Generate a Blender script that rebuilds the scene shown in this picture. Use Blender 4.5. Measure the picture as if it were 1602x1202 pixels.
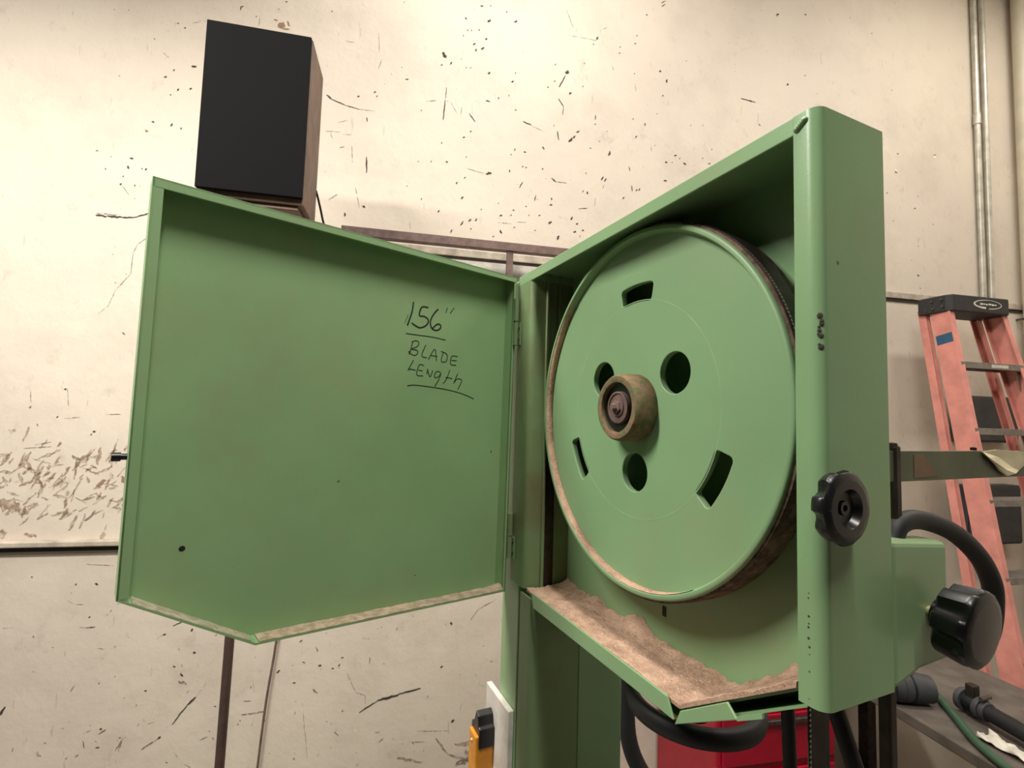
import bpy, bmesh, math, random
from mathutils import Vector, Matrix

# ------------------------------------------------------------------ clear
for o in list(bpy.data.objects):
    bpy.data.objects.remove(o, do_unlink=True)
SC = bpy.context.scene
COL = SC.collection
Z0 = 2.0                      # top of the saw above the floor (m)
random.seed(7)

# ------------------------------------------------------------------ camera
CAM = Vector((0.8844, -0.4060, -0.2833 + Z0))
cd = bpy.data.cameras.new('camera')
cam = bpy.data.objects.new('camera', cd)
COL.objects.link(cam)
yaw, pitch, roll = -1.1491, 0.0679, 0.0303
f_ = Vector((math.sin(yaw) * math.cos(pitch), math.cos(yaw) * math.cos(pitch), math.sin(pitch)))
r_ = Vector((math.cos(yaw), -math.sin(yaw), 0))
u_ = r_.cross(f_)
rr = r_ * math.cos(roll) + u_ * math.sin(roll)
uu = -r_ * math.sin(roll) + u_ * math.cos(roll)
m3 = Matrix((rr, uu, -f_)).transposed()
cam.matrix_world = Matrix.Translation(CAM) @ m3.to_4x4()
cd.sensor_width = 36.0
cd.lens = 762.62 / 1602 * 36.0
cd.clip_start = 0.01
SC.camera = cam

# ------------------------------------------------------------------ room frame: s runs along the wall, d is the distance off it
WN = Vector((0.976, -0.2183, 0)).normalized()
WS = Vector((0.2183, 0.976, 0)).normalized()
CB = Vector((CAM.x, CAM.y, 0))
WALL_D = 2.06
ROOM_ROT = math.atan2(WS.y, WS.x)
def room(s, d, z):
    """s along the wall, d metres in front of the camera's line towards the wall, z above the saw's top"""
    v = CB + WS * s - WN * d
    return Vector((v.x, v.y, z + Z0))

# ------------------------------------------------------------------ world, lights, exposure
w = bpy.data.worlds.new('world'); SC.world = w; w.use_nodes = True
w.node_tree.nodes['Background'].inputs[0].default_value = (1.0, 0.93, 0.82, 1)
w.node_tree.nodes['Background'].inputs[1].default_value = 0.015
SC.view_settings.view_transform = 'Standard'
SC.view_settings.look = 'None'
SC.view_settings.gamma = 1.0
SC.view_settings.use_curve_mapping = False
SC.view_settings.exposure = 0.0
LAMP_COL = (1.0, 0.95, 0.87)
LAMPS = [  # s, d, z, watts of the ceiling tubes, turned 90 degrees or not
    (-1.52, 0.50, 1.35, 94.0, 0),
    (0.35, 1.10, 2.28, 40.0, 0),
    (0.24, -0.52, 2.15, 68.0, 1),
    (-2.95, 0.6, 2.30, 14.0, 0),
    (2.75, 0.85, 2.30, 33.0, 0),  # added fill, no known lamp here: brightens the right wall and ladder
]

# ------------------------------------------------------------------ materials
def lin(c):
    return tuple((v / 255 / 12.92) if v / 255 <= 0.04045 else ((v / 255 + 0.055) / 1.055) ** 2.4 for v in c) + (1,)
class N:
    """small node helper"""
    def __init__(s, name):
        s.m = bpy.data.materials.new(name); s.m.use_nodes = True
        s.nt = s.m.node_tree; s.b = s.nt.nodes['Principled BSDF']
        s.tc = s.nt.nodes.new('ShaderNodeTexCoord')
    def n(s, t, **k):
        x = s.nt.nodes.new(t)
        for a, v in k.items(): setattr(x, a, v)
        return x
    def l(s, a, b): s.nt.links.new(a, b)
    def noise(s, scale, detail=4, rough=0.55, stretch=None):
        x = s.n('ShaderNodeTexNoise'); x.inputs['Scale'].default_value = scale
        x.inputs['Detail'].default_value = detail; x.inputs['Roughness'].default_value = rough
        if stretch:
            mp = s.n('ShaderNodeMapping'); mp.inputs['Scale'].default_value = stretch
            s.l(s.tc.outputs['Object'], mp.inputs[0]); s.l(mp.outputs[0], x.inputs['Vector'])
        else: s.l(s.tc.outputs['Object'], x.inputs['Vector'])
        return x.outputs['Fac']
    def ramp(s, fac, a, b, ca=0.0, cb=1.0):
        x = s.n('ShaderNodeMapRange'); x.inputs[1].default_value = a; x.inputs[2].default_value = b
        x.inputs[3].default_value = ca; x.inputs[4].default_value = cb
        s.l(fac, x.inputs[0]); return x.outputs[0]
    def mul(s, a, b):
        x = s.n('ShaderNodeMath', operation='MULTIPLY'); s.l(a, x.inputs[0])
        if isinstance(b, (int, float)): x.inputs[1].default_value = b
        else: s.l(b, x.inputs[1])
        return x.outputs[0]
    def mix(s, fac, a, b):
        x = s.n('ShaderNodeMix', data_type='RGBA')
        if isinstance(fac, (int, float)): x.inputs[0].default_value = fac
        else: s.l(fac, x.inputs[0])
        for i, v in ((6, a), (7, b)):
            if isinstance(v, tuple): x.inputs[i].default_value = v
            else: s.l(v, x.inputs[i])
        return x.outputs[2]
    def bump(s, h, strength, dist=0.001):
        x = s.n('ShaderNodeBump'); x.inputs['Strength'].default_value = strength; x.inputs['Distance'].default_value = dist
        s.l(h, x.inputs['Height']); s.l(x.outputs[0], s.b.inputs['Normal'])
    def fin(s, col, rough=0.5, metal=0.0, spec=0.5):
        if isinstance(col, tuple): s.b.inputs['Base Color'].default_value = col
        else: s.l(col, s.b.inputs['Base Color'])
        s.b.inputs['Roughness'].default_value = rough; s.b.inputs['Metallic'].default_value = metal
        s.b.inputs['Specular IOR Level'].default_value = spec
        return s.m
def simple(name, c, rough=0.5, metal=0.0, var=0.12, scale=30, bump=0.0, spec=0.5):
    k = N(name); a = lin(c); b = tuple(v * (1 - var * 2.2) for v in a[:3]) + (1,)
    nz = k.noise(scale)
    if bump: k.bump(k.noise(scale * 6), bump)
    return k.fin(k.mix(k.ramp(nz, .35, .7), a, b), rough, metal, spec)
def paint(name, c, dirt=(150, 140, 108), amount=0.38, rough=0.34, chips=True, fine=420):
    """oil paint on sheet metal: slow tone drift, a dusty film in patches, orange peel"""
    k = N(name); a = lin(c); b = tuple(v * 0.86 for v in a[:3]) + (1,)
    col = k.mix(k.ramp(k.noise(4.0, 3), .3, .7), a, b)
    dm = k.mul(k.ramp(k.noise(5.5, 5, .6), .48, .78), amount)
    col = k.mix(dm, col, lin(dirt))
    if chips:
        ch = k.ramp(k.noise(38, 2, .5), .775, .785)
        col = k.mix(ch, col, lin((58, 62, 46)))
    k.bump(k.noise(fine, 2), 0.12, 0.0006)
    return k.fin(col, rough)
def wall_mat():
    k = N('wall_paint_old')
    base = k.mix(k.ramp(k.noise(1.1, 4), .3, .75), lin((222, 211, 194)), lin((208, 196, 183)))
    base = k.mix(k.mul(k.ramp(k.noise(3.2, 6, .65), .5, .8), .55), base, lin((190, 178, 163)))
    sm = k.mul(k.ramp(k.noise(9, 6, .7), .60, .78), .45)
    base = k.mix(sm, base, lin((164, 151, 137)))
    v = k.n('ShaderNodeTexVoronoi', feature='F1'); v.inputs['Scale'].default_value = 26
    k.l(k.tc.outputs['Object'], v.inputs['Vector'])
    sp = k.mul(k.ramp(v.outputs['Distance'], .07, .05), k.ramp(k.noise(2.3, 3), .56, .6))
    base = k.mix(k.mul(sp, .8), base, lin((92, 84, 78)))
    sc = k.mul(k.ramp(k.noise(7, 3, .5, (1, 9, 1.4)), .70, .73), .35)
    base = k.mix(sc, base, lin((150, 138, 128)))
    k.bump(k.noise(5, 6, .6), .5, .012)
    return k.fin(base, .55, 0, .35)
def dust_mat():
    k = N('sawdust_fine')
    col = k.mix(k.ramp(k.noise(38, 5, .7), .35, .65), lin((232, 192, 166)), lin((186, 150, 128)))
    col = k.mix(k.ramp(k.noise(420, 3, .7), .58, .66), col, lin((246, 222, 198)))
    col = k.mix(k.ramp(k.noise(520, 3, .7), .36, .30), col, lin((112, 86, 72)))
    k.bump(k.noise(340, 5, .75), 1.0, .004)
    return k.fin(col, .95, 0, .1)
def ply_dusty(name, c, dustc, lo, hi):
    """painted or rubber surface with a rough coat of dust broken up by noise"""
    k = N(name)
    col = k.mix(k.ramp(k.noise(70, 6, .7), lo, hi), lin(c), lin(dustc))
    k.bump(k.noise(420, 4, .7), .6, .0012)
    return k.fin(col, .9, 0, .2)

M = {}
GREEN = (132, 167, 122)
M['green'] = paint('green_machine_paint', GREEN)
M['green_shaded_grimy'] = paint('shaded_grimy_green', (116, 140, 98), dirt=(108, 100, 70), amount=.95, rough=.5)  # base darkened to paint in shade beside the door, brown grime over it
M['green_door_lit'] = paint('lightened_door_green', (144, 180, 130), amount=.4, rough=.5)  # same machine paint, lightened to put more light on the door
M['green_wheel'] = paint('green_wheel_paint', (133, 168, 124), amount=.25, rough=.45, chips=False)
M['wall'] = wall_mat()
M['dust'] = dust_mat()
M['tire'] = ply_dusty('dusty_rubber_tire', (58, 48, 44), (124, 102, 90), .35, .62)
M['rimdust'] = ply_dusty('rim_dust_coat', (118, 100, 80), (158, 128, 110), .38, .6)
M['hub'] = ply_dusty('dusty_hub_coat', (96, 100, 70), (134, 106, 84), .42, .58)
M['steel'] = simple('dull_steel', (112, 106, 100), .42, .9, .2, 60)
M['darksteel'] = simple('dark_oiled_steel', (74, 66, 60), .5, .75, .2, 40)
M['rust'] = simple('brown_oxide_steel', (122, 98, 92), .6, .05, .2, 35, .2)
M['black'] = simple('black_plastic', (20, 20, 22), .32, 0, .1, 40)
M['rubber'] = simple('black_rubber', (22, 22, 25), .6, 0, .15, 40)
M['ink'] = simple('marker_ink', (18, 24, 20), .6)
M['white'] = simple('white_plastic', (222, 216, 206), .45)
M['orange'] = simple('orange_plastic', (214, 142, 40), .4)
M['brass'] = simple('brass', (206, 190, 146), .4, .3)
M['grille'] = simple('black_grille_cloth', (16, 15, 18), .95, 0, .15, 300, .3, .2)
M['veneer'] = simple('brown_wood_veneer', (112, 88, 76), .6, 0, .2, 18)
M['pink'] = simple('faded_red_fibreglass', (226, 150, 138), .5, 0, .12, 14)
M['alu'] = simple('aluminium_step', (150, 145, 138), .45, .6, .15, 25)
M['blue'] = simple('blue_tape', (42, 92, 124), .6)
M['conduit'] = simple('galvanised_conduit', (206, 202, 188), .35, .3, .15, 20)
M['pipe'] = simple('cream_painted_pipe', (214, 204, 182), .5, 0, .06, 10)
M['red'] = simple('red_cabinet_paint', (170, 8, 42), .35, 0, .15, 8)
M['hose'] = simple('green_hose', (58, 92, 70), .5)
M['rag'] = simple('white_cotton', (226, 220, 206), .9, 0, .12, 20)
M['bench'] = simple('grey_bench_board', (104, 96, 88), .7, 0, .2, 14)
M['tape'] = simple('masking_tape', (244, 232, 192), .7, 0, .1, 30)
M['greybox'] = simple('dark_grey_box', (66, 68, 70), .6, 0, .2, 12)
M['floor'] = simple('grey_concrete', (128, 122, 114), .8, 0, .2, 3)
M['ceil'] = simple('ceiling_paint', (225, 218, 205), .8, 0, .05, 3)
M['batten'] = simple('old_painted_batten', (196, 184, 168), .6, 0, .2, 20)
M['gap'] = simple('shadow_gap', (60, 54, 50), .9)
M['pole'] = simple('dark_brown_pole', (84, 64, 58), .55, .1, .15, 30)
M['lipdust'] = ply_dusty('lip_dust', (158, 146, 122), (196, 174, 152), .4, .6)
M['olivebar'] = simple('olive_flat_bar', (96, 104, 76), .5, .1, .2, 12)
def mark_mat(name, c, lo=.24, hi=.42, sc=90, top=1.0):
    """worn mark: its own colour, broken up so the paint shows through"""
    k = N(name); k.l(k.ramp(k.noise(sc, 4, .65), lo, hi, 0.0, top), k.b.inputs['Alpha'])
    return k.fin(lin(c), .8, 0, .2)
MARKM = [mark_mat('scuff_dark', (70, 64, 60)), mark_mat('scuff_grey', (132, 120, 108), .35, .6), mark_mat('rust_stain', (152, 120, 100)),
         mark_mat('plaster_chip', (236, 228, 214)), mark_mat('hand_smear', (150, 122, 98), .30, .66, 60, .7)]
k = N('lamp_diffuser'); k.b.inputs['Emission Color'].default_value = LAMP_COL + (1,); k.b.inputs['Emission Strength'].default_value = 6.0
M['diffuser'] = k.fin((.9, .88, .82, 1), .4)

# ------------------------------------------------------------------ object helpers
def link(name, me, mat, parent=None):
    o = bpy.data.objects.new(name, me); COL.objects.link(o)
    if mat is not None:
        if isinstance(mat, (list, tuple)):
            for q in mat: me.materials.append(q)
        else: me.materials.append(mat)
    if parent is not None:
        o.parent = parent
        if parent.type == 'EMPTY': o.location = -parent.location
    return o
def tag(o, label, cat=None, group=None, kind=None):
    if label: o['label'] = label
    if cat: o['category'] = cat
    if group: o['group'] = group
    if kind: o['kind'] = kind
    return o
def empty(name, loc, label, cat, group=None):
    o = bpy.data.objects.new(name, None); COL.objects.link(o); o.location = loc; o.empty_display_size = .1
    return tag(o, label, cat, group)
def bev(o, w_, seg=2, ang=35):
    md = o.modifiers.new('bevel', 'BEVEL'); md.width = w_; md.segments = seg; md.limit_method = 'ANGLE'; md.angle_limit = math.radians(ang)
    md.harden_normals = False
    return o
def smooth(me, ang=40):
    for p in me.polygons: p.use_smooth = True
    try: me.set_sharp_from_angle(angle=math.radians(ang))
    except Exception: pass
class B:
    """mesh collector in machine coordinates (z = 0 at the top of the saw)"""
    def __init__(s): s.v = []; s.f = []
    def add(s, vs, fs):
        b = len(s.v); s.v += [tuple(v) for v in vs]; s.f += [tuple(i + b for i in f) for f in fs]; return s
    def box(s, x0, x1, y0, y1, z0, z1, xf=None):
        vs = [Vector((x, y, z)) for z in (z0, z1) for y in (y0, y1) for x in (x0, x1)]
        if xf: vs = [xf(v) for v in vs]
        return s.add(vs, [(0, 2, 3, 1), (4, 5, 7, 6), (0, 1, 5, 4), (2, 6, 7, 3), (0, 4, 6, 2), (1, 3, 7, 5)])
    def prism(s, poly, lo, hi, xf):
        """poly in 2D (a,b); xf(a,b,h) -> 3D"""
        n = len(poly)
        vs = [xf(a, b, lo) for a, b in poly] + [xf(a, b, hi) for a, b in poly]
        fs = [tuple(range(n - 1, -1, -1)), tuple(range(n, 2 * n))]
        fs += [(i, (i + 1) % n, n + (i + 1) % n, n + i) for i in range(n)]
        return s.add(vs, fs)
    def lathe(s, prof, org, axis, seg=48, a0=0.0):
        """prof: (radius, along) closed at ends where radius is 0"""
        ax = Vector(axis).normalized(); t = Vector((0, 0, 1)) if abs(ax.z) < .9 else Vector((1, 0, 0))
        e1 = ax.cross(t).normalized(); e2 = ax.cross(e1); org = Vector(org)
        vs = []; fs = []; n = len(prof)
        for i in range(seg):
            a = a0 + 2 * math.pi * i / seg
            for r, h in prof: vs.append(org + ax * h + (e1 * math.cos(a) + e2 * math.sin(a)) * r)
        for i in range(seg):
            j = (i + 1) % seg
            for q in range(n - 1): fs.append((i * n + q, j * n + q, j * n + q + 1, i * n + q + 1))
        return s.add(vs, fs)
    def tube(s, pts, r, seg=10, cap=True):
        pts = [Vector(p) for p in pts]; vs = []; fs = []; up = None
        for i, p in enumerate(pts):
            t = (pts[min(i + 1, len(pts) - 1)] - pts[max(i - 1, 0)]).normalized()
            if up is None: up = t.orthogonal().normalized()
            up = (up - t * up.dot(t)).normalized(); sd = t.cross(up)
            rad = r[i] if isinstance(r, (list, tuple)) else r
            for q in range(seg):
                a = 2 * math.pi * q / seg; vs.append(p + (up * math.cos(a) + sd * math.sin(a)) * rad)
        for i in range(len(pts) - 1):
            for q in range(seg):
                q2 = (q + 1) % seg; fs.append((i * seg + q, i * seg + q2, (i + 1) * seg + q2, (i + 1) * seg + q))
        if cap: fs.append(tuple(range(seg - 1, -1, -1))); fs.append(tuple((len(pts) - 1) * seg + q for q in range(seg)))
        return s.add(vs, fs)
    def build(s, name, mat, parent=None, world=False, sm=None, bw=None, seg=2):
        me = bpy.data.meshes.new(name)
        me.from_pydata([v if world else (v[0], v[1], v[2] + Z0) for v in s.v], [], s.f)
        bm = bmesh.new(); bm.from_mesh(me); bmesh.ops.remove_doubles(bm, verts=bm.verts, dist=1e-6)
        bmesh.ops.recalc_face_normals(bm, faces=bm.faces); bm.to_mesh(me); bm.free()
        if sm: smooth(me, sm)
        o = link(name, me, mat, parent)
        if bw: bev(o, bw, seg)
        return o
def spline(pts, k=8):
    """Catmull-Rom through 3D points"""
    P = [Vector(p) for p in pts]; P = [P[0] * 2 - P[1]] + P + [P[-1] * 2 - P[-2]]; out = []
    for i in range(1, len(P) - 2):
        for j in range(k):
            t = j / k; a, b, c, d = P[i - 1:i + 3]
            out.append(.5 * ((2 * b) + (c - a) * t + (2 * a - 5 * b + 4 * c - d) * t * t + (3 * b - a - 3 * c + d) * t ** 3))
    out.append(P[-2]); return out
def sheet(path, t):
    """closed outline of a bent sheet: 2D path offset by t to its left"""
    P = [Vector(p) for p in path]; off = []
    for i, p in enumerate(P):
        d0 = (P[i] - P[i - 1]).normalized() if i else None
        d1 = (P[i + 1] - P[i]).normalized() if i < len(P) - 1 else None
        if d0 is None: d0 = d1
        if d1 is None: d1 = d0
        n0 = Vector((-d0.y, d0.x)); n1 = Vector((-d1.y, d1.x)); m = (n0 + n1).normalized()
        off.append(p + m * t / max(.3, m.dot(n0)))
    return [tuple(p) for p in P] + [tuple(p) for p in reversed(off)]
def arc(cx, cy, r, a0, a1, n=6):
    return [(cx + r * math.cos(math.radians(a0 + (a1 - a0) * i / n)), cy + r * math.sin(math.radians(a0 + (a1 - a0) * i / n))) for i in range(n + 1)]

# ------------------------------------------------------------------ measured strokes: (width, points on the door) and wall marks (mm)
LETTERING = [(0.0028,[(0.2199,-0.0848),(0.2221,-0.1033),(0.2299,-0.1287)]),(0.0009,[(0.2292,-0.1092),(0.2356,-0.1262)]),(0.0028,[(0.1892,-0.0896),(0.2027,-0.0914),(0.207,-0.1069),(0.1967,-0.1072),(0.1892,-0.1115),(0.1889,-0.1182),(0.1952,-0.125),(0.2048,-0.1289),(0.2135,-0.1267),(0.2218,-0.1226)]),(0.0028,[(0.1684,-0.089),(0.1775,-0.0998),(0.1836,-0.1125),(0.1827,-0.1222),(0.1773,-0.1282),(0.1682,-0.1283),(0.1616,-0.1226),(0.163,-0.1173),(0.1687,-0.1172),(0.1753,-0.1226),(0.1795,-0.1276)]),(0.0016,[(0.1487,-0.0831),(0.1515,-0.0936)]),(0.0016,[(0.1336,-0.0805),(0.1421,-0.093)]),(0.0016,[(0.2321,-0.1429),(0.2042,-0.1426),(0.1777,-0.1424),(0.1496,-0.1443)]),(0.0016,[(0.2175,-0.1548),(0.2236,-0.1794)]),(0.0016,[(0.2201,-0.1564),(0.2112,-0.153),(0.2056,-0.1561),(0.2085,-0.1632),(0.2199,-0.1692),(0.2093,-0.1699),(0.2069,-0.1744),(0.213,-0.1798),(0.2248,-0.1754),(0.2214,-0.1728)]),(0.0016,[(0.1914,-0.1582),(0.1985,-0.1783),(0.1881,-0.1814)]),(0.0016,[(0.1847,-0.1836),(0.1722,-0.1638),(0.1678,-0.1852)]),(0.0016,[(0.1794,-0.1762),(0.1659,-0.1764)]),(0.0016,[(0.1537,-0.1666),(0.1575,-0.1838),(0.1482,-0.1848),(0.1446,-0.1775),(0.1466,-0.1698),(0.1588,-0.1662)]),(0.0016,[(0.1214,-0.1721),(0.1346,-0.1731),(0.1367,-0.1881),(0.1242,-0.1891)]),(0.0016,[(0.1354,-0.1806),(0.1234,-0.1804)]),(0.0016,[(0.2147,-0.1881),(0.2247,-0.2069)]),(0.0016,[(0.2247,-0.2069),(0.2213,-0.2047),(0.2096,-0.2056)]),(0.0016,[(0.1929,-0.1959),(0.2026,-0.1955),(0.2071,-0.2133),(0.1941,-0.2145)]),(0.0016,[(0.2043,-0.2051),(0.1957,-0.2057)]),(0.0016,[(0.1849,-0.2009),(0.1867,-0.2107)]),(0.0016,[(0.186,-0.202),(0.1798,-0.215),(0.1748,-0.2029)]),(0.0016,[(0.1577,-0.2054),(0.1657,-0.2041),(0.171,-0.2123),(0.1674,-0.2159),(0.1597,-0.2114),(0.1569,-0.2063),(0.1605,-0.2174),(0.1689,-0.2316)]),(0.0016,[(0.1377,-0.1988),(0.1444,-0.2162),(0.1514,-0.2256)]),(0.0016,[(0.1469,-0.2134),(0.1315,-0.2148)]),(0.0016,[(0.1199,-0.2043),(0.1286,-0.224)]),(0.0016,[(0.1264,-0.2209),(0.1207,-0.2144),(0.1108,-0.2157),(0.1118,-0.2219),(0.1185,-0.2344)]),(0.0016,[(0.225,-0.2343),(0.2105,-0.232),(0.1845,-0.233),(0.1574,-0.2348),(0.1292,-0.238),(0.1047,-0.2427),(0.0805,-0.2502)])]
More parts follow.
